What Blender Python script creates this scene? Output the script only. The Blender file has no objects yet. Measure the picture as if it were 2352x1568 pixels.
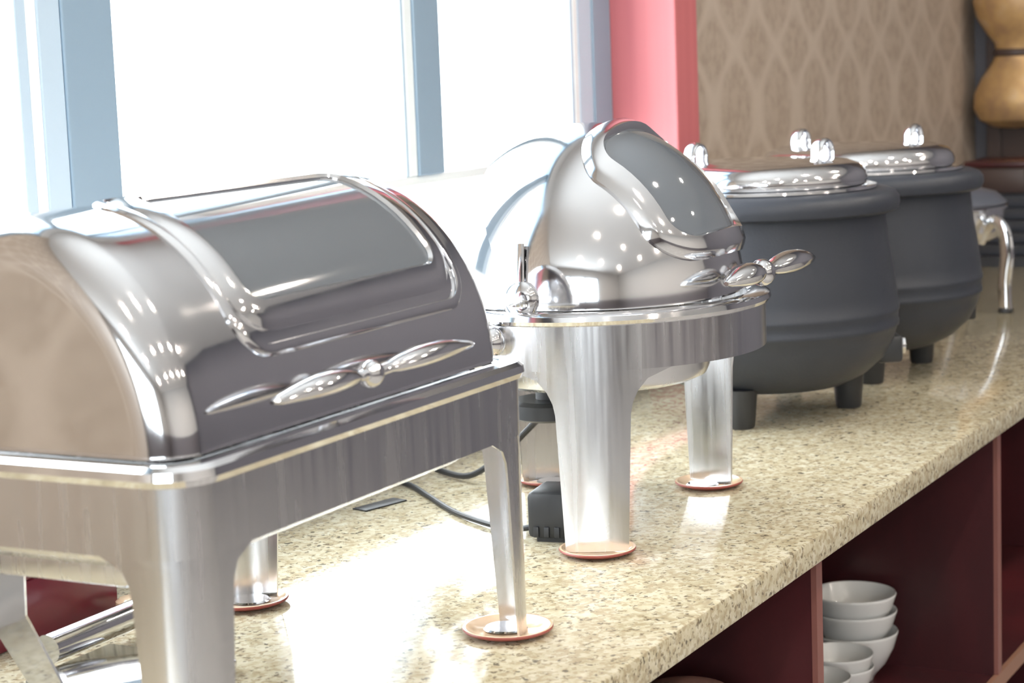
import bpy, bmesh, math, random
from mathutils import Vector, Matrix
random.seed(7)
PI = math.pi
sin, cos, rad = math.sin, math.cos, math.radians
S = bpy.context.scene
COL = S.collection
TOP = .85                                    # height of the counter top

# ------------------------------------------------------------------ camera
cam_d = bpy.data.cameras.new('camera'); cam = bpy.data.objects.new('camera', cam_d); COL.objects.link(cam)
S.camera = cam
YAW, PIT, ROLL = rad(28.0), rad(8.05), rad(2.2)
fh = Vector((cos(YAW), sin(YAW), 0)); rh = Vector((sin(YAW), -cos(YAW), 0)); zz = Vector((0, 0, 1))
fw = fh * cos(PIT) - zz * sin(PIT); up0 = fh * sin(PIT) + zz * cos(PIT)
rt = rh * cos(ROLL) - up0 * sin(ROLL); up = up0 * cos(ROLL) + rh * sin(ROLL)
m = Matrix((rt, up, -fw)).transposed().to_4x4(); m.translation = Vector((0, 0, TOP + .54))
cam.matrix_world = m
cam_d.sensor_width = 36; cam_d.lens = 4700 / 2352 * 36
cam_d.clip_start = .05; cam_d.clip_end = 100
cam_d.dof.use_dof = True; cam_d.dof.focus_distance = 2.15; cam_d.dof.aperture_fstop = 9

# ------------------------------------------------------------------ world, light, exposure
W = bpy.data.worlds.new('overcast_sky'); S.world = W; W.use_nodes = True
bg = W.node_tree.nodes['Background']; bg.inputs[0].default_value = (.93, .97, 1, 1); bg.inputs[1].default_value = 8.5
S.view_settings.view_transform = 'Standard'; S.view_settings.look = 'None'
S.view_settings.exposure = 0.35; S.view_settings.gamma = 1; S.view_settings.use_curve_mapping = False
pl = bpy.data.lights.new('window_portal', 'AREA'); pl.shape = 'RECTANGLE'; pl.size = 2.3; pl.size_y = 1.6
pl.cycles.is_portal = True
po = bpy.data.objects.new('window_portal', pl); COL.objects.link(po); po.location = (2.08, 1.62, 1.72); po.rotation_euler = (rad(-90), 0, 0)

p2 = bpy.data.lights.new('added_window_portal', 'AREA'); p2.shape = 'RECTANGLE'; p2.size = 1.5; p2.size_y = 3.3; p2.cycles.is_portal = True  # portal of the added, unseen window behind the camera
po2 = bpy.data.objects.new('added_window_portal', p2); COL.objects.link(po2); po2.location = (-3.34, -.55, 1.7); po2.rotation_euler = (0, rad(-90), 0)

# ------------------------------------------------------------------ materials
def mat(name, col=(.8, .8, .8), rough=.5, metal=0., spec=.5, coat=0., emit=None, estr=0.):
    M = bpy.data.materials.new(name); M.use_nodes = True
    b = M.node_tree.nodes['Principled BSDF']
    b.inputs['Base Color'].default_value = (*col, 1); b.inputs['Roughness'].default_value = rough
    b.inputs['Metallic'].default_value = metal; b.inputs['Specular IOR Level'].default_value = spec
    b.inputs['Coat Weight'].default_value = coat; b.inputs['Coat Roughness'].default_value = .05
    if emit:
        b.inputs['Emission Color'].default_value = (*emit, 1); b.inputs['Emission Strength'].default_value = estr
    return M
def nodes(M):
    return M.node_tree.nodes, M.node_tree.links, M.node_tree.nodes['Principled BSDF']
def coords(M, scale=(1, 1, 1)):
    N, Lk, b = nodes(M)
    tc = N.new('ShaderNodeTexCoord'); mp = N.new('ShaderNodeMapping'); mp.inputs['Scale'].default_value = scale
    Lk.new(tc.outputs['Object'], mp.inputs['Vector']); return mp.outputs[0]
def noise(M, vec, scale, detail=3, rough=.5):
    N, Lk, b = nodes(M); n = N.new('ShaderNodeTexNoise')
    n.inputs['Scale'].default_value = scale; n.inputs['Detail'].default_value = detail; n.inputs['Roughness'].default_value = rough
    Lk.new(vec, n.inputs['Vector']); return n.outputs['Fac']
def ramp(M, fac, stops):
    N, Lk, b = nodes(M); r = N.new('ShaderNodeValToRGB'); e = r.color_ramp.elements
    while len(e) < len(stops): e.new(.5)
    for k, (p, c) in enumerate(stops):
        e[k].position = p; e[k].color = (*c, 1) if len(c) == 3 else c
    Lk.new(fac, r.inputs[0]); return r.outputs[0]
def mixc(M, fac, a, b_, mode='MIX'):
    N, Lk, b = nodes(M); x = N.new('ShaderNodeMix'); x.data_type = 'RGBA'; x.blend_type = mode
    for sock, v in ((x.inputs[0], fac), (x.inputs[6], a), (x.inputs[7], b_)):
        if isinstance(v, (int, float)): sock.default_value = v
        elif isinstance(v, tuple): sock.default_value = (*v, 1)
        else: Lk.new(v, sock)
    return x.outputs[2]
def mth(M, op, a, b_=None):
    N, Lk, b = nodes(M); x = N.new('ShaderNodeMath'); x.operation = op
    for i, v in enumerate((a, b_)):
        if v is None: continue
        if isinstance(v, (int, float)): x.inputs[i].default_value = v
        else: Lk.new(v, x.inputs[i])
    return x.outputs[0]
def bump(M, h, strength, dist=.01):
    N, Lk, b = nodes(M); x = N.new('ShaderNodeBump'); x.inputs['Strength'].default_value = strength; x.inputs['Distance'].default_value = dist
    Lk.new(h, x.inputs['Height']); Lk.new(x.outputs[0], b.inputs['Normal'])

STEEL = mat('polished_steel', (.80, .80, .82), .09, 1)
v = coords(STEEL); N_, L_, b_ = nodes(STEEL)
L_.new(ramp(STEEL, noise(STEEL, v, 14, 5), [(.35, (.05,) * 3), (.7, (.13,) * 3)]), b_.inputs['Roughness'])
BRUSH = mat('brushed_steel', (.74, .74, .76), .24, 1)
v = coords(BRUSH, (1, 1, .04)); N_, L_, b_ = nodes(BRUSH)
L_.new(ramp(BRUSH, noise(BRUSH, v, 90, 3), [(.3, (.16,) * 3), (.75, (.34,) * 3)]), b_.inputs['Roughness'])
GLASSDARK = mat('dark_lid_glass', (.135, .15, .17), .05, 0, .6, .4)
BLACKK = mat('black_kettle_enamel', (.029, .033, .044), .44, 0, .5)
v = coords(BLACKK); N_, L_, b_ = nodes(BLACKK)
bump(BLACKK, noise(BLACKK, v, 260, 2), .12, .002)
L_.new(ramp(BLACKK, noise(BLACKK, v, 9, 4), [(.3, (.40,) * 3), (.7, (.55,) * 3)]), b_.inputs['Roughness'])
BLACKP = mat('black_plastic', (.028, .029, .032), .4)
CORD = mat('black_cord_rubber', (.02, .02, .022), .45)
WHITE = mat('white_china', (.80, .80, .79), .18, 0, .5, .3)
COASTER = mat('orange_coaster', (.84, .60, .40), .16, 0, .5, .6)
COASTEDGE = mat('red_brown_coaster_edge', (.30, .07, .055), .35)
MAROON = mat('maroon_lacquer', (.085, .016, .020), .32, 0, .5)
v = coords(MAROON, (1, 1, .25)); N_, L_, b_ = nodes(MAROON)
L_.new(ramp(MAROON, noise(MAROON, v, 6, 5), [(.3, (.038, .012, .014)), (.7, (.085, .016, .019))]), b_.inputs['Base Color'])
WAINS = mat('mauve_panelling', (.155, .14, .15), .5)
PEDGE = mat('panel_edge_band', (.22, .085, .07), .4)
SHELFEDGE = mat('shelf_edge_band', (.26, .13, .085), .45)
REDCOL = mat('red_column_paint', (.50, .09, .10), .45)
v = coords(REDCOL, (30, 30, .6)); N_, L_, b_ = nodes(REDCOL)
L_.new(ramp(REDCOL, noise(REDCOL, v, 1, 3), [(.3, (.50, .13, .145)), (.7, (.60, .17, .18))]), b_.inputs['Base Color'])
FRAME = mat('blue_grey_window_frame', (.27, .37, .47), .35)
FRAMEL = mat('pale_blue_window_bead', (.50, .62, .74), .35)
GASKET = mat('white_window_gasket', (.85, .9, .92), .4)
SILL = mat('white_sill_stone', (.86, .87, .88), .25)
PLASTER = mat('pale_grey_plaster', (.60, .58, .56), .7)
CEIL = mat('grey_ceiling_plaster', (.72, .71, .70), .8)
DARKWOOD = mat('dark_wood', (.075, .05, .045), .4)
SLATEWALL = mat('slate_grey_wall_paint', (.135, .13, .15), .6)
FLOORM = mat('beige_floor_tile', (.42, .39, .36), .25)
v = coords(FLOORM); N_, L_, b_ = nodes(FLOORM)
L_.new(ramp(FLOORM, noise(FLOORM, v, 5, 5), [(.3, (.35, .34, .33)), (.7, (.45, .44, .43))]), b_.inputs['Base Color'])
GOLD = mat('old_gold_lacquer', (.62, .36, .13), .42, .35)
v = coords(GOLD); N_, L_, b_ = nodes(GOLD)
L_.new(ramp(GOLD, noise(GOLD, v, 16, 4), [(.3, (.40, .25, .14)), (.55, (.60, .38, .17)), (.8, (.66, .49, .30))]), b_.inputs['Base Color'])
BROWNPOT = mat('brown_glazed_ceramic', (.22, .12, .10), .3)
SLATE = mat('slate_blue_enamel', (.10, .11, .14), .4)
REDBOX = mat('dark_red_box', (.16, .018, .03), .28)
LAMPM = mat('lamp_diffuser', (1, 1, 1), .5, emit=(1, .90, .78), estr=330)
LAMPR = mat('lamp_ring', (.7, .7, .7), .3, .8)

# granite: cream yellow ground, brown and black grains, pale quartz
GRAN = mat('cream_granite', (.7, .62, .45), .10, 0, .5)
v = coords(GRAN); N_, L_, b_ = nodes(GRAN)
g = ramp(GRAN, noise(GRAN, v, 70, 4, .6), [(.30, (.40, .335, .215)), (.48, (.535, .475, .335)), (.68, (.63, .585, .455))])
vo = N_.new('ShaderNodeTexVoronoi'); vo.inputs['Scale'].default_value = 210; vo.inputs['Randomness'].default_value = 1
L_.new(v, vo.inputs['Vector'])
vc = N_.new('ShaderNodeSeparateColor'); L_.new(vo.outputs['Color'], vc.inputs[0])
g = mixc(GRAN, ramp(GRAN, vc.outputs[0], [(.66, (0, 0, 0)), (.72, (.55,) * 3)]), g, (.34, .265, .16))
g = mixc(GRAN, ramp(GRAN, noise(GRAN, v, 150, 3, .55), [(.585, (0, 0, 0)), (.66, (.85,) * 3)]), g, (.15, .115, .075))
g = mixc(GRAN, ramp(GRAN, noise(GRAN, v, 105, 2, .5), [(.645, (0, 0, 0)), (.70, (.8,) * 3)]), g, (.065, .052, .04))
L_.new(g, b_.inputs['Base Color'])

# wallpaper: ogee lattice with mottled damask filling (plane lies in x z)
PAPER = mat('ogee_wallpaper', (.45, .35, .27), .62)
v = coords(PAPER); N_, L_, b_ = nodes(PAPER)
sx = N_.new('ShaderNodeSeparateXYZ'); L_.new(v, sx.inputs[0])
u = mth(PAPER, 'MULTIPLY', sx.outputs['X'], 2 * PI / .43); w_ = mth(PAPER, 'MULTIPLY', sx.outputs['Z'], 2 * PI / .46)
wob = mth(PAPER, 'MULTIPLY', mth(PAPER, 'SINE', mth(PAPER, 'MULTIPLY', w_, 2.0)), .28)
A = mth(PAPER, 'COSINE', mth(PAPER, 'ADD', mth(PAPER, 'ADD', u, wob), w_))
B = mth(PAPER, 'COSINE', mth(PAPER, 'SUBTRACT', mth(PAPER, 'SUBTRACT', u, wob), w_))
la = mth(PAPER, 'ABSOLUTE', mth(PAPER, 'MULTIPLY', A, B))
lattice = ramp(PAPER, la, [(.02, (.85,) * 3), (.34, (0, 0, 0))])
fill = ramp(PAPER, noise(PAPER, v, 38, 4, .6), [(.35, (.36, .285, .225)), (.6, (.44, .36, .29))])
L_.new(mixc(PAPER, lattice, fill, (.52, .435, .36)), b_.inputs['Base Color'])

def thin_glass():
    M = bpy.data.materials.new('window_glass'); M.use_nodes = True
    N, Lk = M.node_tree.nodes, M.node_tree.links; N.clear()
    o = N.new('ShaderNodeOutputMaterial'); mx = N.new('ShaderNodeMixShader'); t = N.new('ShaderNodeBsdfTransparent')
    gl = N.new('ShaderNodeBsdfGlossy'); gl.inputs['Roughness'].default_value = .02
    lw = N.new('ShaderNodeLayerWeight'); lw.inputs[0].default_value = .5
    fr = N.new('ShaderNodeMath'); fr.operation = 'POWER'; fr.inputs[1].default_value = 5; Lk.new(lw.outputs['Facing'], fr.inputs[0])
    t.inputs[0].default_value = (.96, .98, .98, 1)
    Lk.new(fr.outputs[0], mx.inputs[0]); Lk.new(t.outputs[0], mx.inputs[1]); Lk.new(gl.outputs[0], mx.inputs[2]); Lk.new(mx.outputs[0], o.inputs[0])
    return M
WGLASS = thin_glass()
def frosted():
    M = bpy.data.materials.new('frosted_glass'); M.use_nodes = True
    N, Lk = M.node_tree.nodes, M.node_tree.links; N.clear()
    o = N.new('ShaderNodeOutputMaterial'); mx = N.new('ShaderNodeMixShader'); t = N.new('ShaderNodeBsdfTranslucent'); d = N.new('ShaderNodeBsdfTransparent')
    t.inputs[0].default_value = (.95, .97, .97, 1); mx.inputs[0].default_value = .4
    Lk.new(t.outputs[0], mx.inputs[1]); Lk.new(d.outputs[0], mx.inputs[2]); Lk.new(mx.outputs[0], o.inputs[0])
    return M
FROST = frosted()

# ------------------------------------------------------------------ helpers
def obj(name, bm, M, parent=None, smooth=True, ang=32, loc=None):
    me = bpy.data.meshes.new(name); bmesh.ops.recalc_face_normals(bm, faces=bm.faces[:]); bm.to_mesh(me); bm.free()
    me.materials.append(M)
    if smooth:
        me.shade_smooth(); me.set_sharp_from_angle(angle=rad(ang))
    o = bpy.data.objects.new(name, me); COL.objects.link(o)
    if parent: o.parent = parent
    if loc: o.location = loc
    return o
def tag(o, label=None, cat=None, group=None, kind=None):
    for k, x in (('label', label), ('category', cat), ('group', group), ('kind', kind)):
        if x: o[k] = x
    return o
def thing(name, label, cat, loc=(0, 0, 0), rz=0, group=None):
    o = bpy.data.objects.new(name, None); o.empty_display_size = .05; COL.objects.link(o)
    o.location = loc; o.rotation_euler = (0, 0, rz); return tag(o, label, cat, group)
def struct(o, label=None, cat=None):
    o['kind'] = 'structure'
    if label: o['label'] = label
    if cat: o['category'] = cat
    return o
def box(bm, lo, hi, bev=0., seg=2):
    r = bmesh.ops.create_cube(bm, size=1)['verts']
    for q in r:
        q.co = Vector([lo[i] + (hi[i] - lo[i]) * (q.co[i] + .5) for i in range(3)])
    if bev:
        es = list({e for q in r for e in q.link_edges})
        bmesh.ops.bevel(bm, geom=es, offset=bev, segments=seg, affect='EDGES', profile=.5)
    return bm
def bx(lo, hi, bev=0., seg=2): return box(bmesh.new(), lo, hi, bev, seg)
def lathe(prof, n=48, bm=None, cx=0, cy=0):
    bm = bm or bmesh.new(); rings = []
    for r, z in prof:
        if r < 1e-6: rings.append([bm.verts.new((cx, cy, z))])
        else: rings.append([bm.verts.new((cx + r * cos(2 * PI * k / n), cy + r * sin(2 * PI * k / n), z)) for k in range(n)])
    for a, b in zip(rings, rings[1:]):
        for k in range(n):
            j = (k + 1) % n
            if len(a) == 1 and len(b) == 1: continue
            f = [a[k], a[j], b[j], b[k]] if len(a) > 1 and len(b) > 1 else ([a[0], b[j], b[k]] if len(a) == 1 else [a[k], a[j], b[0]])
            bm.faces.new(f)
    return bm
def tube(pts, rads, n=10, bm=None, flat=None, close=False):
    """sweep a circle (or an ellipse: flat = (width factor, height factor, reference up)) along pts"""
    bm = bm or bmesh.new(); pts = [Vector(p) for p in pts]
    if isinstance(rads, (int, float)): rads = [rads] * len(pts)
    ref = Vector(flat[2]) if flat else None; rings = []; prev = None
    for i, p in enumerate(pts):
        t = (pts[min(i + 1, len(pts) - 1)] - pts[max(i - 1, 0)]).normalized()
        if ref is not None: sd = t.cross(ref).normalized()
        else:
            if prev is None: prev = t.orthogonal().normalized()
            sd = (prev - t * prev.dot(t)).normalized(); prev = sd
        u2 = sd.cross(t).normalized(); fa, fb = (flat[0], flat[1]) if flat else (1, 1)
        rings.append([bm.verts.new(p + sd * cos(2 * PI * k / n) * rads[i] * fa + u2 * sin(2 * PI * k / n) * rads[i] * fb) for k in range(n)])
    for a, b in zip(rings, rings[1:]):
        for k in range(n): bm.faces.new([a[k], a[(k + 1) % n], b[(k + 1) % n], b[k]])
    bm.faces.new(rings[0][::-1]); bm.faces.new(rings[-1]); return bm
def smoothpath(pts, n=8):
    P = [Vector(p) for p in pts]; out = []
    for i in range(len(P) - 1):
        a, b, c, d = P[max(i - 1, 0)], P[i], P[i + 1], P[min(i + 2, len(P) - 1)]
        for k in range(n):
            t = k / n
            out.append(.5 * ((2 * b) + (c - a) * t + (2 * a - 5 * b + 4 * c - d) * t * t + (3 * b - a - 3 * c + d) * t ** 3))
    return out + [P[-1]]
def grid_shell(outer, inner, bm=None):
    """outer, inner: equal 2-D lists of points; a closed thin solid between them"""
    bm = bm or bmesh.new(); V = [[[bm.verts.new(p) for p in row] for row in g] for g in (outer, inner)]
    n, k = len(outer), len(outer[0])
    for i in range(n - 1):
        for j in range(k - 1):
            for s in (0, 1):
                q = V[s]; f = [q[i][j], q[i][j + 1], q[i + 1][j + 1], q[i + 1][j]]; bm.faces.new(f if s == 0 else f[::-1])
    for i in range(n - 1):
        for j in (0, k - 1): bm.faces.new([V[0][i][j], V[0][i + 1][j], V[1][i + 1][j], V[1][i][j]])
    for j in range(k - 1):
        for i in (0, n - 1): bm.faces.new([V[0][i][j], V[0][i][j + 1], V[1][i][j + 1], V[1][i][j]])
    return bm
def surf_frame(Sf, c, hw, hv, mu, mv, r, w, h, n=10, flare=None):
    """raised band around a rounded rectangle in the (u, v) space of a surface Sf(u, v, height); mu, mv: metres per unit of u, v"""
    loop = []
    U, Vv = hw * mu - r, hv * mv - r
    for (sx, sy, a0) in ((1, 1, 0), (-1, 1, PI / 2), (-1, -1, PI), (1, -1, 1.5 * PI)):
        for k in range(n + 1):
            a = a0 + PI / 2 * k / n; loop.append((sx * U + r * cos(a), sy * Vv + r * sin(a), cos(a), sin(a)))
    dense = []
    for i, p in enumerate(loop):
        q = loop[(i + 1) % len(loop)]; d = math.hypot(q[0] - p[0], q[1] - p[1]); m_ = max(1, int(d / .012))
        for k in range(m_):
            t = k / m_; dense.append(tuple(p[j] + (q[j] - p[j]) * t for j in range(4)))
    prof = [(-w, -.002), (-w, h * .5), (-w * .8, h), (w * .15, h * 1.0), (w * .55, h * .75), (w, h * .35), (w, -.002)]
    bm = bmesh.new(); R = []
    for (a, b, na, nb) in dense:
        R.append([bm.verts.new(Sf(c[0] + (a + na * o) / mu, c[1] + (b + nb * o) / mv, hh)) for o, hh in prof])
    for i in range(len(R)):
        A, B = R[i], R[(i + 1) % len(R)]
        for k in range(len(prof)):
            j = (k + 1) % len(prof); bm.faces.new([A[k], B[k], B[j], A[j]])
    return bm
def surf_patch(Sf, c, hw, hv, nu=20, nv=20, h=.0015, th=.003):
    o = [[Sf(c[0] - hw + 2 * hw * i / nu, c[1] - hv + 2 * hv * j / nv, h) for j in range(nv + 1)] for i in range(nu + 1)]
    q = [[Sf(c[0] - hw + 2 * hw * i / nu, c[1] - hv + 2 * hv * j / nv, h - th) for j in range(nv + 1)] for i in range(nu + 1)]
    return grid_shell(o, q)
def sphere(c, r, sz=(1, 1, 1), n=20, bm=None):
    bm = bm or bmesh.new(); vs = bmesh.ops.create_uvsphere(bm, u_segments=n, v_segments=n // 2 + 2, radius=r)['verts']
    for q in vs: q.co = Vector((q.co.x * sz[0] + c[0], q.co.y * sz[1] + c[1], q.co.z * sz[2] + c[2]))
    return bm
def copy_tree(o, parent=None):
    c = o.copy(); COL.objects.link(c); c.parent = parent
    for ch in list(o.children): copy_tree(ch, c)
    return c

# ------------------------------------------------------------------ the room
XN, XF, YB, YW, ZC = -3.2, 5.2, -4.4, 1.5, 2.9
XW = .95                                     # near end of the window
#       # near, far, back (room side), window plane, ceiling
struct(obj('floor', bx((XN, YB, -.1), (XF, 1.75, 0)), FLOORM, smooth=False))
struct(obj('ceiling', bx((XN, YB, ZC), (XF, 1.75, ZC + .1)), CEIL, smooth=False))
wn = bmesh.new()
for lo, hi in (((XN - .1, YB, 0), (XN, 1.75, .95)), ((XN - .1, YB, 2.45), (XN, 1.75, ZC)), ((XN - .1, YB, .95), (XN, -2.2, 2.45)), ((XN - .1, 1.1, .95), (XN, 1.75, 2.45))): box(wn, lo, hi)
struct(obj('wall_near', wn, PLASTER, smooth=False))
w2 = bpy.data.objects.new('added_window', None); COL.objects.link(w2); w2.location = (XN - .05, 0, 0); w2['kind'] = 'structure'  # window added out of view, for cool light and reflections in the steel
def wp2(name, lo, hi, M): return obj(name, bx(lo, hi), M, w2, smooth=False)
for y in (-2.2, -1.13, -.06, 1.02): wp2('mullion', (-.04, y, .95), (.04, y + .08, 2.45), FRAME)
for z in (.95, 2.39): wp2('rail', (-.04, -2.2, z), (.04, 1.1, z + .06), FRAME)
for y in (-2.12, -1.05, .02): wp2('pane', (-.002, y, 1.01), (.002, y + .99 if y < 0 else 1.02, 2.39), WGLASS)
struct(obj('wall_room_side', bx((XN, YB - .1, 0), (XF, YB, ZC)), PLASTER, smooth=False))
struct(obj('wall_far', bx((XF, YB, 0), (XF + .1, 1.75, ZC)), SLATEWALL, smooth=False))
# maroon panelling on the two walls behind the camera
struct(obj('trim_1', bx((XN, YB + .002, 0), (XF - .01, YB + .03, 1.0)), WAINS, smooth=False))
struct(obj('trim_2', bx((XN + .002, YB + .04, 0), (XN + .03, 1.3, 1.0)), WAINS, smooth=False))
# window wall: parapet below the glass, lintel above, papered wall beyond the column
struct(obj('wall_papered_near', bx((XN, YW - .05, 0), (XW, 1.75, ZC)), PAPER, smooth=False))
struct(obj('wall_window_parapet', bx((XW, YW - .05, 0), (3.213, 1.75, .95)), PLASTER, smooth=False))
struct(obj('wall_window_lintel', bx((XW, YW - .05, 2.5), (3.213, 1.75, ZC)), PLASTER, smooth=False))
struct(obj('wall_papered', bx((3.25, 1.40, 0), (XF, 1.75, ZC)), PAPER, smooth=False))
struct(obj('trim_3', bx((3.213, 1.374, 0), (3.308, 1.62, ZC), .003), REDCOL, smooth=False))      # red column
# glazing
win = thing('window_1', 'wide window with blue grey frame behind the chafing dishes', 'window', (0, YW, 0)); win['kind'] = 'structure'
del win['category']; del win['label']
def wp(name, lo, hi, M, bev=.002): return obj(name, bx(lo, hi, bev), M, win, smooth=False)
ZS, ZT = 1.218, 2.5
def mullion(x0, beads):
    for a, b, y0, y1, M in beads:
        wp('mullion' if M is FRAME else ('glazing_bead' if M is FRAMEL else 'gasket'), (x0 + a, y0, ZS), (x0 + b, y1, ZT), M)
mullion(1.715, [(0, .018, -.001, .05, FRAMEL), (.018, .034, -.002, .05, GASKET), (.034, .072, -.003, .06, FRAMEL), (.072, .158, -.006, .07, FRAME)])
mullion(2.520, [(0, .008, -.001, .05, FRAMEL), (.008, .030, -.002, .05, GASKET), (.030, .102, -.006, .07, FRAME)])
mullion(3.065, [(0, .010, -.001, .05, FRAMEL), (.010, .026, -.002, .05, GASKET), (.026, .078, -.003, .06, FRAMEL), (.078, .147, -.006, .07, FRAME)])
mullion(XW, [(0, .09, -.006, .07, FRAME)])
wp('transom_rail', (XW, 0, ZS - .014), (3.21, .04, ZS), GASKET)
wp('bottom_rail', (XW, -.01, .95), (3.21, .05, .975), GASKET)
wp('top_rail', (XW, -.03, ZT - .06), (3.21, .07, ZT), FRAME)
for a, b in ((XW + .09, 1.715), (1.873, 2.520), (2.622, 3.065)):
    wp('pane', (a, .018, ZS), (b, .022, ZT - .06), WGLASS, 0)
wp('frosted_pane', (XW, .018, .975), (3.21, .024, ZS - .014), FROST, 0)
wp('sill', (XW, -.12, .93), (3.21, .16, .95), SILL)

# ------------------------------------------------------------------ counter and open cabinet
YE = .742
top = obj('granite_countertop', bx((.1, YE, TOP - .032), (5.18, 1.372, TOP), .003, 2), GRAN)
tag(top, 'speckled cream granite countertop running along the window', 'countertop')
cab = thing('open_shelf_cabinet', 'open dark maroon shelf cabinet under the granite countertop', 'cabinet', (0, 0, 0))
for x in (.56, 1.355, 2.155, 2.955, 3.755, 4.555):
    d = obj('divider', bx((x, .772, .10), (x + .018, 1.33, TOP - .034)), MAROON, cab, smooth=False)
    obj('edge_band', bx((x - .001, .766, .10), (x + .019, .7725, TOP - .034)), PEDGE, d, smooth=False)
sh = obj('shelf', bx((.56, .772, .415), (5.1, 1.32, .435)), MAROON, cab, smooth=False)
obj('edge_band', bx((.56, .765, .413), (5.1, .7725, .437)), SHELFEDGE, sh, smooth=False)
obj('back_panel', bx((.56, 1.332, .10), (5.1, 1.352, TOP - .034)), MAROON, cab, smooth=False)
obj('base', bx((.56, .82, 0), (5.1, 1.352, .10)), MAROON, cab, smooth=False)

# ------------------------------------------------------------------ shared chafing dish pieces
def handle(parent, c, Ls, standoff, k=1.):
    h = obj('handle', sphere((0, 0, 0), .0135 * k, (1.1, 1, 1)), STEEL, parent, loc=c)
    for s in (-1, 1):
        pts, rr = [], []; L = Ls[0] if s < 0 else Ls[1]
        for i in range(19):
            t = i / 18; pts.append((s * (.006 + (L - .006) * t), -.004 * sin(PI * t), .004 * sin(PI * t)))
            rr.append(k * (.0075 + .0085 * sin(PI * min(1, max(0, (t - .12) / .88)) ** .85) - .0035 * t) * (1 if t < .96 else .6))
        obj('grip', tube(pts, rr, 14, flat=(1.15, .8, (0, 0, 1))), STEEL, h)
    obj('post', tube([(0, 0, 0), (0, standoff * .5, -.003), (0, standoff, -.004)], .0075 * k, 12), STEEL, h)
    return h
def leg_strip(path, wtop, ztop, wmid, wbot, t=.0022, flare=.045, ns=14, nz=16):
    """corner leg: a steel strip bent along path(s) -> (x, y, nx, ny), wide at the skirt, narrow at the foot"""
    o, i_ = [], []
    for a in range(nz + 1):
        z = ztop * (1 - a / nz) + .0035 * (a / nz)
        d = ztop - z
        w = wmid + (wbot - wmid) * min(1, d / ztop)
        if d < flare: w += (wtop - wmid) * (1 - math.sqrt(max(0, 1 - (1 - d / flare) ** 2)))
        ro, ri = [], []
        for b in range(ns + 1):
            x, y, nx, ny = path(-w + 2 * w * b / ns)
            ro.append((x, y, z)); ri.append((x - nx * t, y - ny * t, z))
        o.append(ro); i_.append(ri)
    return grid_shell(o, i_)
def coaster(x, y, label, r=.043):
    c = thing('coaster', label, 'coaster', (x, y, TOP), random.random() * 6, 'round coasters under the chafing dish feet')
    obj('dish', lathe([(0, .0012), (r * .7, .0012), (r * .97, .0062), (r * .985, .0078), (r * .93, .0080), (r * .72, .0032), (0, .0032)], 40), COASTER, c)
    obj('rim_edge', lathe([(r * .70, .0004), (r * .98, .0050), (r * 1.0, .0066), (r * .985, .0079), (r * .965, .0062), (r * .70, .0011)], 40), COASTEDGE, c)
    return c

# ------------------------------------------------------------------ rectangular roll top chafing dish
CX1, CY1 = 1.399, 1.037
HL, HW, RC = .267, .170, .035
def rr_path(hx, hy, r, cornerx, cornery):
    """arc length from the middle of one rounded corner"""
    q = r * PI / 4
    def f(s):
        if abs(s) <= q:
            a = PI / 4 + s / r; x, y, nx, ny = hx - r + r * cos(a), hy - r + r * sin(a), cos(a), sin(a)
        elif s > q: x, y, nx, ny = hx - r - (s - q), hy, 0, 1
        else: x, y, nx, ny = hx, hy - r - (-s - q), 1, 0
        return x * cornerx, y * cornery, nx * cornerx, ny * cornery
    return f
def rr_loop(hx, hy, r, n=8):
    L = []
    for sx, sy, a0 in ((1, 1, 0), (-1, 1, PI / 2), (-1, -1, PI), (1, -1, 1.5 * PI)):
        for k in range(n + 1):
            a = a0 + PI / 2 * k / n; L.append((sx * (hx - r) + r * cos(a), sy * (hy - r) + r * sin(a)))
    return L
def rr_sweep(prof, hx, hy, r, closed=True, n=8, cap=False):
    """profile (outset, z) swept round a rounded rectangle"""
    bm = bmesh.new(); R = []
    for d, z in prof: R.append([bm.verts.new((x, y, z)) for x, y in rr_loop(hx + d, hy + d, max(.004, r + d), n)])
    m_ = len(R); K = len(R[0])
    for i in range(m_ if closed else m_ - 1):
        A, B = R[i], R[(i + 1) % m_]
        for k in range(K): bm.faces.new([A[k], A[(k + 1) % K], B[(k + 1) % K], B[k]])
    if cap: bm.faces.new(R[0][::-1]); bm.faces.new(R[-1])
    return bm
ch1 = thing('chafing_dish', 'rectangular stainless steel roll top chafing dish with dark window in its lid', 'chafing dish', (CX1, CY1, TOP)); ch1.scale = (1, 1, 1.026)
RIM1 = .250
sk = obj('skirt', rr_sweep([(0, .186), (0, .240), (-.0025, .240), (-.0025, .186)], HL, HW, RC), BRUSH, ch1)
obj('rim', rr_sweep([(.004, .238), (.0065, .243), (.0055, .249), (.001, .2525), (-.016, .2525), (-.022, .2500), (-.022, .246), (-.006, .246), (-.001, .238)], HL, HW, RC), STEEL, ch1)
obj('water_pan', rr_sweep([(0, .165), (.012, .172), (.018, .190), (.020, .246), (.016, .246)], HL - .048, HW - .048, .03, closed=False, cap=True), BRUSH, ch1)
for sx_ in (-1, 1):
    for sy_ in (-1, 1):
        lg = obj('leg', leg_strip(rr_path(HL - .0004, HW - .0004, RC, sx_, sy_), .076, .188, .047, .034, flare=.03), BRUSH, ch1)
        px, py, pnx, pny = rr_path(HL, HW, RC, sx_, sy_)(0)
        ft = bmesh.new(); lathe([(0, .0033), (.019, .0033), (.021, .0045), (.019, .0058), (0, .0062)], 20, ft, px - pnx * .020, py - pny * .020)
        obj('foot', ft, STEEL, lg)
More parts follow.
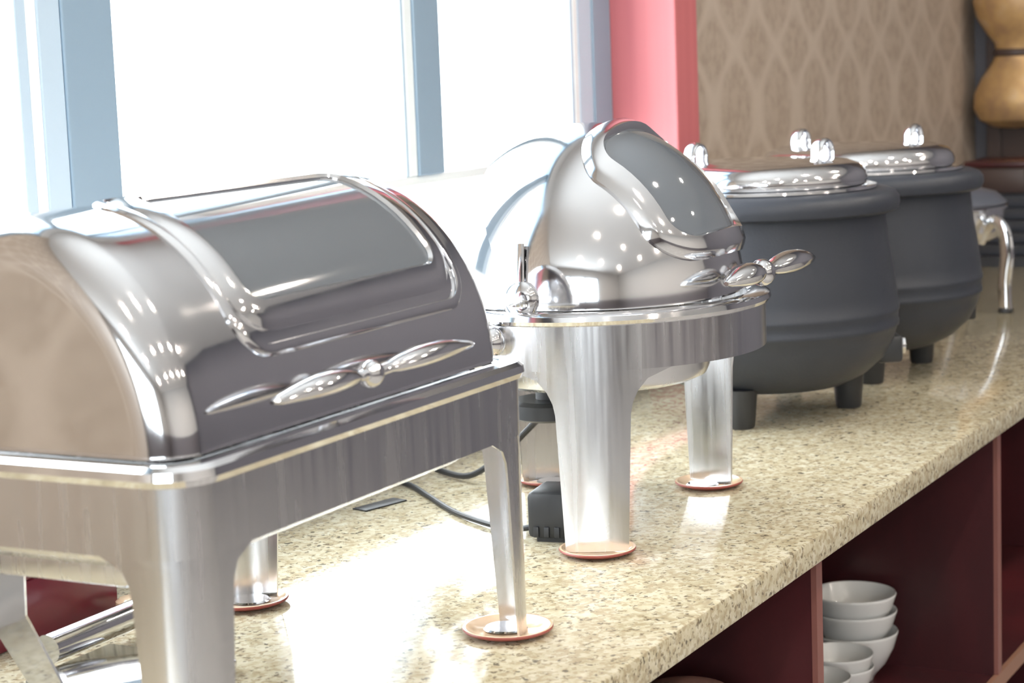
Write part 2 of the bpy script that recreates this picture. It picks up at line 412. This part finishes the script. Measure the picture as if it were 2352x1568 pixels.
# lid: half barrel along x with rounded ends
LB, LH, LZ, LX, LR = .153, .169, .2535, .252, .034
def lid1_sec(b, hh, a):
    n = 2 / 1.92
    return -b * math.copysign(abs(cos(a)) ** n, cos(a)), LZ + hh * abs(sin(a)) ** n
def lid1(x, a, h=0):
    def raw(x, a):
        e = LX - abs(x); ins = 0
        if e < LR: ins = LR - math.sqrt(max(0, LR * LR - (LR - e) ** 2))
        y, z = lid1_sec(LB - ins, LH - ins, a); return Vector((x, y, z))
    p = raw(x, a)
    if not h: return p
    n = (raw(x + 1e-4, a) - raw(x - 1e-4, a)).cross(raw(x, a + 1e-3) - raw(x, a - 1e-3)).normalized()
    mid = Vector((x, 0, LZ)); n = n if n.dot(p - mid) > 0 else -n
    return p + n * h
bm = bmesh.new(); xs = []
for k in range(11): xs.append((-LX + LR * (1 - cos(PI / 2 * k / 10)), ))
xs = [x[0] for x in xs] + [-LX + LR + (2 * LX - 2 * LR) * k / 16 for k in range(1, 16)]
xs += [-x for x in xs[:11][::-1]]
NA = 56; rows = [[bm.verts.new(lid1(x, PI * j / NA)) for j in range(NA + 1)] for x in xs]
for A_, B_ in zip(rows, rows[1:]):
    for j in range(NA): bm.faces.new([A_[j], A_[j + 1], B_[j + 1], B_[j]])
for row, x in ((rows[0], xs[0]), (rows[-1], xs[-1])):
    prev = row
    for s in (.97, .90, .6, .3):
        nr = [bm.verts.new(Vector((x, q.co.y * s, LZ + (q.co.z - LZ) * s))) for q in row]
        for j in range(NA): bm.faces.new([prev[j], prev[j + 1], nr[j + 1], nr[j]])
        prev = nr
    c_ = bm.verts.new((x, 0, LZ))
    for j in range(NA): bm.faces.new([prev[j], prev[j + 1], c_])
lid = obj('lid', bm, STEEL, ch1, ang=60)
obj('heater_box', bx((-.212, -.070, .146), (-.150, .145, .178), .006), BRUSH, ch1)
WC, WU, WV = (.028, 1.02), .150, .46
obj('lid_window', surf_patch(lid1, WC, WU, WV, 30, 24, .002), GLASSDARK, lid)
obj('window_frame', surf_frame(lid1, WC, WU + .004, WV + .03, 1, .165, .028, .0125, .006), STEEL, lid)
obj('window_ridge', surf_frame(lid1, (WC[0], WC[1] - .03), WU + .022, WV + .16, 1, .165, .034, .005, .0035), STEEL, lid)
handle(lid, (-.034, -LB - .030, .284), (.138, .168), .034, .82)
coaster(1.640, .888, 'pale orange coaster with red edge under the rectangular chafing dish leg by the counter edge')
coaster(1.640, 1.186, 'coaster under the rectangular chafing dish back leg on the window side')
coaster(1.158, .888, 'coaster under rectangular chafing dish counter-edge leg, away from the round dish')
coaster(1.158, 1.186, 'coaster under rectangular chafing dish window-side leg, away from the round dish')

# ------------------------------------------------------------------ round roll top chafing dish
CX2, CY2 = 2.118, 1.020
ch2 = thing('chafing_dish', 'round stainless steel chafing dish with domed roll top lid, beside the black kettles', 'chafing dish', (CX2, CY2, TOP)); ch2.scale = (1, 1, 1.034)
R2, RIM2 = .200, .252
obj('skirt', lathe([(R2, .194), (R2, .246), (R2 - .0025, .246), (R2 - .0025, .194), (R2, .194)], 96), BRUSH, ch2)
obj('rim', lathe([(R2 - .001, .240), (R2 + .004, .242), (R2 + .0065, .246), (R2 + .005, .251), (R2, .2535), (R2 - .016, .2535), (R2 - .020, .251), (R2 - .020, .248), (R2 - .004, .247), (R2 - .001, .240)], 96), STEEL, ch2)
obj('water_pan', lathe([(0, .158), (.120, .158), (.131, .163), (.135, .172), (.135, .248), (.131, .248), (.131, .172), (.118, .163), (0, .162)], 72), BRUSH, ch2)
hp = bmesh.new(); lathe([(0, .112), (.040, .112), (.046, .115), (.046, .130), (.040, .134), (.016, .134), (.016, .160), (0, .160)], 40, hp, -.018, .050)
obj('heating_plate', hp, BLACKP, ch2)
def circ_path(R, a0):
    def f(s):
        a = a0 + s / R; return R * cos(a), R * sin(a), cos(a), sin(a)
    return f
for a0 in (rad(205), rad(340), rad(44)):
    lg = obj('leg', leg_strip(circ_path(R2 - .0004, a0), .095, .196, .043, .034, flare=.05), BRUSH, ch2)
    ft = bmesh.new(); lathe([(0, .0033), (.018, .0033), (.020, .0045), (.018, .0058), (0, .0062)], 20, ft, (R2 - .02) * cos(a0), (R2 - .02) * sin(a0))
    obj('foot', ft, STEEL, lg)
    nm = {205: 'pale orange coaster with red edge under the round chafing dish leg beside the black adapter', 340: 'red edged coaster under the round chafing dish leg nearest the black kettle',
          44: 'coaster under the round chafing dish leg nearest the wall'}[round(math.degrees(a0))]
    coaster(CX2 + (R2 - .008) * cos(a0), CY2 + (R2 - .008) * sin(a0), nm, .042)
DR, DH, DZ = .172, .184, .2535
def dome(al, be, h=0, k=1.):
    """al: turn about the hinge axis (x), 0 = front, 90 = up; be: swing towards +x"""
    d = Vector((sin(be), -cos(be) * cos(al), cos(be) * sin(al)))
    p = Vector((DR * k * d.x, DR * k * d.y, DH * k * d.z))
    n = Vector((p.x / DR ** 2, p.y / DR ** 2, p.z / DH ** 2)).normalized()
    return p + n * h + Vector((0, 0, DZ))
# fixed back shell
prof = [(DR * cos(t), DZ + DH * sin(t)) for t in [PI / 2 * k / 24 for k in range(24)]] + [(0, DZ + DH)]
inn = [(0, DZ + DH - .003)] + [((DR - .003) * cos(t), DZ + (DH - .003) * sin(t)) for t in [PI / 2 * k / 24 for k in range(23, -1, -1)]]
obj('back_shell', lathe(prof + inn, 96), STEEL, ch2, ang=50)
# rolling front lid: the half that faces the guests, a little larger
na, nb = 54, 48
def lidgrid(h): return [[dome(rad(1 + 124 * i / na), rad(-88.5 + 177 * j / nb), h) for j in range(nb + 1)] for i in range(na + 1)]
lid2 = obj('lid', grid_shell(lidgrid(.0045), lidgrid(.0015)), STEEL, ch2, ang=50)
D2 = lambda al, be, h=0: dome(al, be, h + .0045)
WC2, WA, WB = (rad(47), rad(1)), rad(27), rad(33)
obj('lid_window', surf_patch(D2, WC2, WA, WB, 24, 24, .002), GLASSDARK, lid2, ang=60)
obj('window_frame', surf_frame(D2, WC2, WA + .03, WB + .03, .18, .150, .045, .0135, .010), STEEL, lid2)
handle(lid2, (.022, -DR - .030, .276), (.108, .165), .034, 1.1)
for s in (-1, 1):
    hb = obj('hinge_cap', sphere((s * (DR + .006), 0, DZ + .012), .021, (.5, 1, 1)), STEEL, ch2)
    obj('hinge_strap', tube([(s * (DR + .0085), 0, DZ + .02), (s * (DR + .005), .001, DZ + .045), (s * (DR - .0012), .003, DZ + .07)], .007, 10, flat=(1, .35, (1, 0, 0))), STEEL, hb)
obj('side_knob', sphere((-R2 - .012, .02, .225), .017), STEEL, ch2)

# ------------------------------------------------------------------ black soup kettles
def kettle(x, y, rz, label, lidrz):
    k = thing('soup_kettle', label, 'kettle', (x, y, TOP), rz, 'black soup kettles with steel lids')
    body = [(0, .040), (.085, .041), (.120, .047), (.150, .062), (.175, .085), (.189, .112), (.1935, .128), (.1965, .131), (.197, .136), (.1955, .139),
            (.1960, .150), (.1975, .153), (.1975, .158), (.1955, .161), (.194, .180), (.189, .215), (.183, .250), (.179, .290),
            (.179, .294), (.192, .2955), (.1975, .299), (.2000, .307), (.1990, .316), (.194, .3225), (.185, .3265), (.170, .3285), (.162, .3285), (.162, .30), (.150, .28), (0, .28)]
    b = obj('body', lathe(body, 96), BLACKK, k, ang=40)
    for a in (rad(186), rad(306), rad(66)):
        ft = bmesh.new(); lathe([(0, 0), (.017, 0), (.019, .003), (.0235, .056), (0, .056)], 20, ft, .128 * cos(a), .128 * sin(a)); obj('foot', ft, BLACKP, k)
    ins = obj('insert_rim', lathe([(.150, .326), (.1645, .327), (.168, .330), (.167, .3335), (.160, .3345), (.150, .333), (.150, .326)], 96), STEEL, k)
    lidp = [(.150, .3355), (.1525, .3355), (.1540, .338), (.1545, .345), (.1520, .354), (.144, .3625), (.128, .3685), (.121, .3678), (.116, .3695), (.06, .3725), (0, .3735),
            (0, .370), (.10, .366), (.138, .3585), (.149, .347), (.150, .3355)]
    ld = obj('lid', lathe(lidp, 96), STEEL, k, ang=50); ld.rotation_euler = (0, 0, lidrz)
    for s in (-1, 1):
        P0 = Vector((s * .092, 0, .3690)); dd = Vector((cos(.9), sin(.9), 0))
        pts = [P0 + dd * (-.0165) + Vector((0, 0, -.001))]
        for i in range(13):
            t = PI * i / 12; pts.append(P0 + dd * (-.0165 * cos(t)) + Vector((0, 0, .010 + .0175 * sin(t))))
        pts.append(P0 + dd * .0165 + Vector((0, 0, -.001)))
        obj('lid_handle', tube(pts, .0065, 10, flat=(.6, 1.5, dd.cross(zz))), STEEL, ld)
    # control box with its dial
    a = rad(-62); c, s_ = cos(a), sin(a)
    cb = bmesh.new(); box(cb, (.160, -.040, .072), (.198, .040, .112), .006)
    for q in cb.verts: q.co = Vector((q.co.x * c - q.co.y * s_, q.co.x * s_ + q.co.y * c, q.co.z))
    cbx = obj('control_box', cb, BLACKP, k)
    kb = tube([(.197 * c, .197 * s_, .092), (.207 * c, .207 * s_, .092)], .013, 18); obj('dial', kb, STEEL, cbx)
    return k
kettle(2.798, 1.070, 0, 'black soup kettle beside the round chafing dish, steel lid with two loops', rad(-62))
kettle(3.202, 1.056, rad(20), 'black soup kettle farther along the counter, beside the curved leg stand', rad(-80))

# ------------------------------------------------------------------ far end of the counter
us = thing('buffet_stand', 'stainless buffet stand with curved tube legs beyond the black kettles', 'buffet stand', (4.02, 1.165, TOP)); us.scale = (1, 1, .8)
obj('body', lathe([(0, .16), (.10, .16), (.125, .175), (.132, .20), (.135, .245), (.142, .248), (.142, .254), (.13, .255), (.128, .20), (.11, .18), (0, .175)], 56), STEEL, us)
obj('lid', lathe([(.138, .256), (.140, .262), (.12, .285), (.07, .302), (.02, .309), (.016, .318), (.010, .324), (0, .325)], 56), SLATE, us)
for a in (rad(-115), rad(5), rad(125)):
    r_ = lambda r: (r * cos(a), r * sin(a))
    pts = smoothpath([(*r_(.110), .168), (*r_(.128), .205), (*r_(.152), .222), (*r_(.174), .196), (*r_(.180), .14), (*r_(.174), .07), (*r_(.176), .010)], 7)
    lg = obj('leg', tube(pts, .0115, 12, flat=(1.3, .8, (-sin(a), cos(a), 0))), STEEL, us)
    ft = bmesh.new(); lathe([(0, 0), (.014, 0), (.015, .004), (.013, .012), (0, .013)], 18, ft, *r_(.176)); obj('foot', ft, BLACKP, lg)
# dark stack of trays and a red napkin box behind it
bt = thing('tray_stack', 'dark slate stack of serving trays at the far wall', 'trays', (4.86, 1.20, TOP))
for k in range(6):
    z = .028 * k
    obj('tray', rr_sweep([(0, z), (.012, z + .022), (.016, z + .024), (.016, z + .026), (.010, z + .024), (0, z + .004)], .13, .10, .02, closed=False, cap=True), SLATE, bt)
nb_ = thing('napkin_box', 'small dark napkin box standing on the slate trays', 'box', (4.86, 1.24, TOP + .168))
obj('case', bx((-.09, -.07, 0), (.09, .07, .06), .006), DARKWOOD, nb_)
obj('lid', bx((-.094, -.074, .06), (.094, .074, .075), .005), MAROON, nb_)
# gold ornament on a dark carved panel of the far wall
pn = thing('wall_panel', 'dark carved wooden panel on the far wall behind the gold ornament', 'wall panel', (XF - .03, 1.10, 1.02))
obj('board', bx((0, -.26, 0), (.029, .26, 1.2), .004), DARKWOOD, pn, smooth=False)
for y0 in (-.26, .225): obj('stile', bx((-.016, y0, 0), (.0, y0 + .035, 1.2), .003), DARKWOOD, pn, smooth=False)
go = thing('gold_ornament', 'gold gourd shaped ornament hanging on the dark wall panel', 'ornament', (XF - .105, 1.275, 1.155))
gp = [(0, 0), (.05, .004), (.085, .022), (.101, .052), (.099, .085), (.080, .125), (.055, .160), (.043, .185), (.047, .210), (.070, .240), (.092, .275), (.100, .312), (.094, .348), (.070, .382), (.03, .402), (.012, .41), (.010, .43), (0, .432)]
g_ = lathe(gp, 40)
for q in g_.verts: q.co.x *= .70
obj('gourd', g_, GOLD, go)
cr = bmesh.new(); lathe([(.046, .178), (.052, .184), (.052, .19), (.046, .196)], 32, cr)
for q in cr.verts: q.co.x *= .72
obj('cord_band', cr, DARKWOOD, go)

# ------------------------------------------------------------------ china and pot on the shelf
ZSH = .436
def bowl(x, y, z, r, h, label):
    p = [(0, 0), (r * .42, 0), (r * .44, .004), (r * .50, .010), (r * .72, h * .36), (r * .90, h * .68), (r * .985, h * .95), (r, h), (r * .985, h + .0015), (r * .96, h * .99), (r * .87, h * .68), (r * .68, h * .38), (r * .42, .014), (0, .012)]
    o = obj('bowl', lathe(p, 48), WHITE, None, ang=50, loc=(x, y, z)); tag(o, label, 'bowl', 'white bowls stacked on the shelf'); return o
bowl(2.868, .962, ZSH, .066, .074, 'large white bowl at the bottom of the tallest stack on the shelf')
bowl(2.868, .961, ZSH + .044, .064, .062, 'white bowl in the middle of the tallest bowl stack')
bowl(2.868, .962, ZSH + .070, .064, .062, 'white bowl on top of the tallest bowl stack')
bowl(2.742, .944, ZSH, .052, .058, 'small white bowl at the bottom of the low middle stack')
bowl(2.742, .944, ZSH + .020, .051, .056, 'small white bowl on top of the low middle stack')
bowl(2.638, .940, ZSH, .048, .054, 'small white bowl at the bottom of the stack nearest the cabinet divider')
bowl(2.638, .940, ZSH + .020, .048, .052, 'small white bowl on top of the stack nearest the cabinet divider')
jar = thing('lidded_pot', 'brown glazed pot with domed lid on the cabinet shelf', 'pot', (2.045, .885, ZSH))
obj('pot_body', lathe([(0, 0), (.05, 0), (.062, .01), (.072, .06), (.074, .13), (.068, .19), (.066, .205), (.060, .205), (.060, .02), (0, .015)], 48), BROWNPOT, jar)
obj('pot_lid', lathe([(.070, .206), (.073, .211), (.068, .222), (.050, .238), (.02, .247), (0, .249), (0, .24), (.05, .23), (.064, .212), (.064, .206), (.070, .206)], 48), BROWNPOT, jar)

# ------------------------------------------------------------------ things under and between the chafing dishes
ht = thing('heater_tray', 'flat stainless heater tray with rolled edge under the rectangular chafing dish', 'heater', (1.46, 1.13, TOP))
obj('plate', bx((-.13, -.07, .003), (-.012, .075, .012), .003), STEEL, ht)
obj('rolled_edge', tube([(-.085, .086, .024), (.075, .086, .024)], .014, 16), STEEL, ht)
for sx_ in (-.115, -.03):
    for sy_ in (-.055, .055): obj('foot', bx((sx_ - .008, sy_ - .008, 0), (sx_ + .008, sy_ + .008, .004)), BLACKP, ht)
rb = thing('ridged_box', 'dark red box with ridged top between heater tray and window', 'box', (1.50, 1.325, TOP))
obj('case', bx((-.11, -.022, 0), (.085, .040, .060), .004), REDBOX, rb)
for k in range(4): obj('ridge', bx((-.108, -.020 + .015 * k, .060), (.083, -.012 + .015 * k, .067), .002), REDBOX, rb)
oc = obj('bottle_cap', lathe([(0, 0), (.016, 0), (.017, .003), (.016, .014), (.012, .017), (0, .018)], 28), COASTER, loc=(1.57, 1.275, TOP))
tag(oc, 'small orange cap lying beside the dark red box', 'cap')
def prism_x(pts, x0, x1):
    bm = bmesh.new(); A = [bm.verts.new((x0, y, z)) for y, z in pts]; B = [bm.verts.new((x1, y, z)) for y, z in pts]
    bm.faces.new(A); bm.faces.new(B[::-1])
    for i in range(len(pts)):
        j = (i + 1) % len(pts); bm.faces.new([A[i], B[i], B[j], A[j]])
    return bm
obj('bracket_strap', prism_x([(1.215 - CY1, .172), (1.172 - CY1, .172), (1.176 - CY1, .076), (1.128 - CY1, .001), (1.165 - CY1, .001), (1.215 - CY1, .065)], -.094, -.091), STEEL, ch1, smooth=False)
ad = thing('power_adapter', 'black plastic power adapter block behind the round chafing dish leg', 'adapter', (2.005, 1.012, TOP), rad(10))
obj('case', bx((-.034, -.028, .004), (.034, .030, .056), .006), BLACKP, ad)
for k in range(4): obj('vent_rib', bx((-.0365, -.020 + .012 * k, .006), (-.0325, -.014 + .012 * k, .018), .001), BLACKP, ad)
for s in (-.022, .022): obj('foot', bx((s - .008, -.02, 0), (s + .008, .02, .005)), CORD, ad)
def cord(owner, name, pts, label, r=.0035):
    o = obj(name, tube(smoothpath(pts, 8), r, 10), CORD); bpy.context.view_layer.update()
    o.parent = owner; o.matrix_parent_inverse = owner.matrix_world.inverted(); o['label'] = label; return o
cord(ad, 'power_cord', [(1.993, 1.030, TOP + .014), (1.995, 1.075, TOP + .006), (2.05, 1.17, TOP + .004), (2.12, 1.25, TOP + .004), (2.17, 1.305, TOP + .004), (2.19, 1.345, TOP + .0045)],
     'black power cord running from the adapter back to the wall')
cord(ht, 'heater_cord', [(1.53, 1.225, TOP + .02), (1.59, 1.265, TOP + .004), (1.63, 1.31, TOP + .004), (1.68, 1.345, TOP + .004)],
     'black cord of the heater tray running to the window side')
cord(ch2, 'plate_cord', [(2.13, 1.095, TOP + .112), (2.20, 1.14, TOP + .09), (2.215, 1.20, TOP + .04), (2.22, 1.25, TOP + .010), (2.26, 1.32, TOP + .006)],
     'grey black cord hanging from the round chafing dish heating plate', .004)
tg = obj('cable_tag', bx((-.035, -.012, 0), (.035, .012, .002), .0008), BLACKP, loc=(2.075, 1.294, TOP)); tg.rotation_euler = (0, 0, rad(-14))
tag(tg, 'small flat black tag lying on the counter near the cord', 'tag')

# ------------------------------------------------------------------ ceiling lamps of the dining room
first = None
for x in (-1.6, .2, 1.4, 2.8, 4.2):
    for y in (-3.0, -1.5, -.2):
        if first is None:
            first = thing('ceiling_downlight', 'warm round downlight set into the ceiling', 'ceiling light', (x, y, ZC), 0, 'ceiling downlights')
            obj('ring', lathe([(.055, -.001), (.070, -.001), (.072, -.006), (.060, -.014), (.055, -.014), (.055, -.001)], 28), LAMPR, first)
            obj('diffuser', lathe([(0, -.002), (.054, -.002), (.054, -.010), (0, -.010)], 24), LAMPM, first)
        else:
            c = copy_tree(first); c.location = (x, y, ZC)
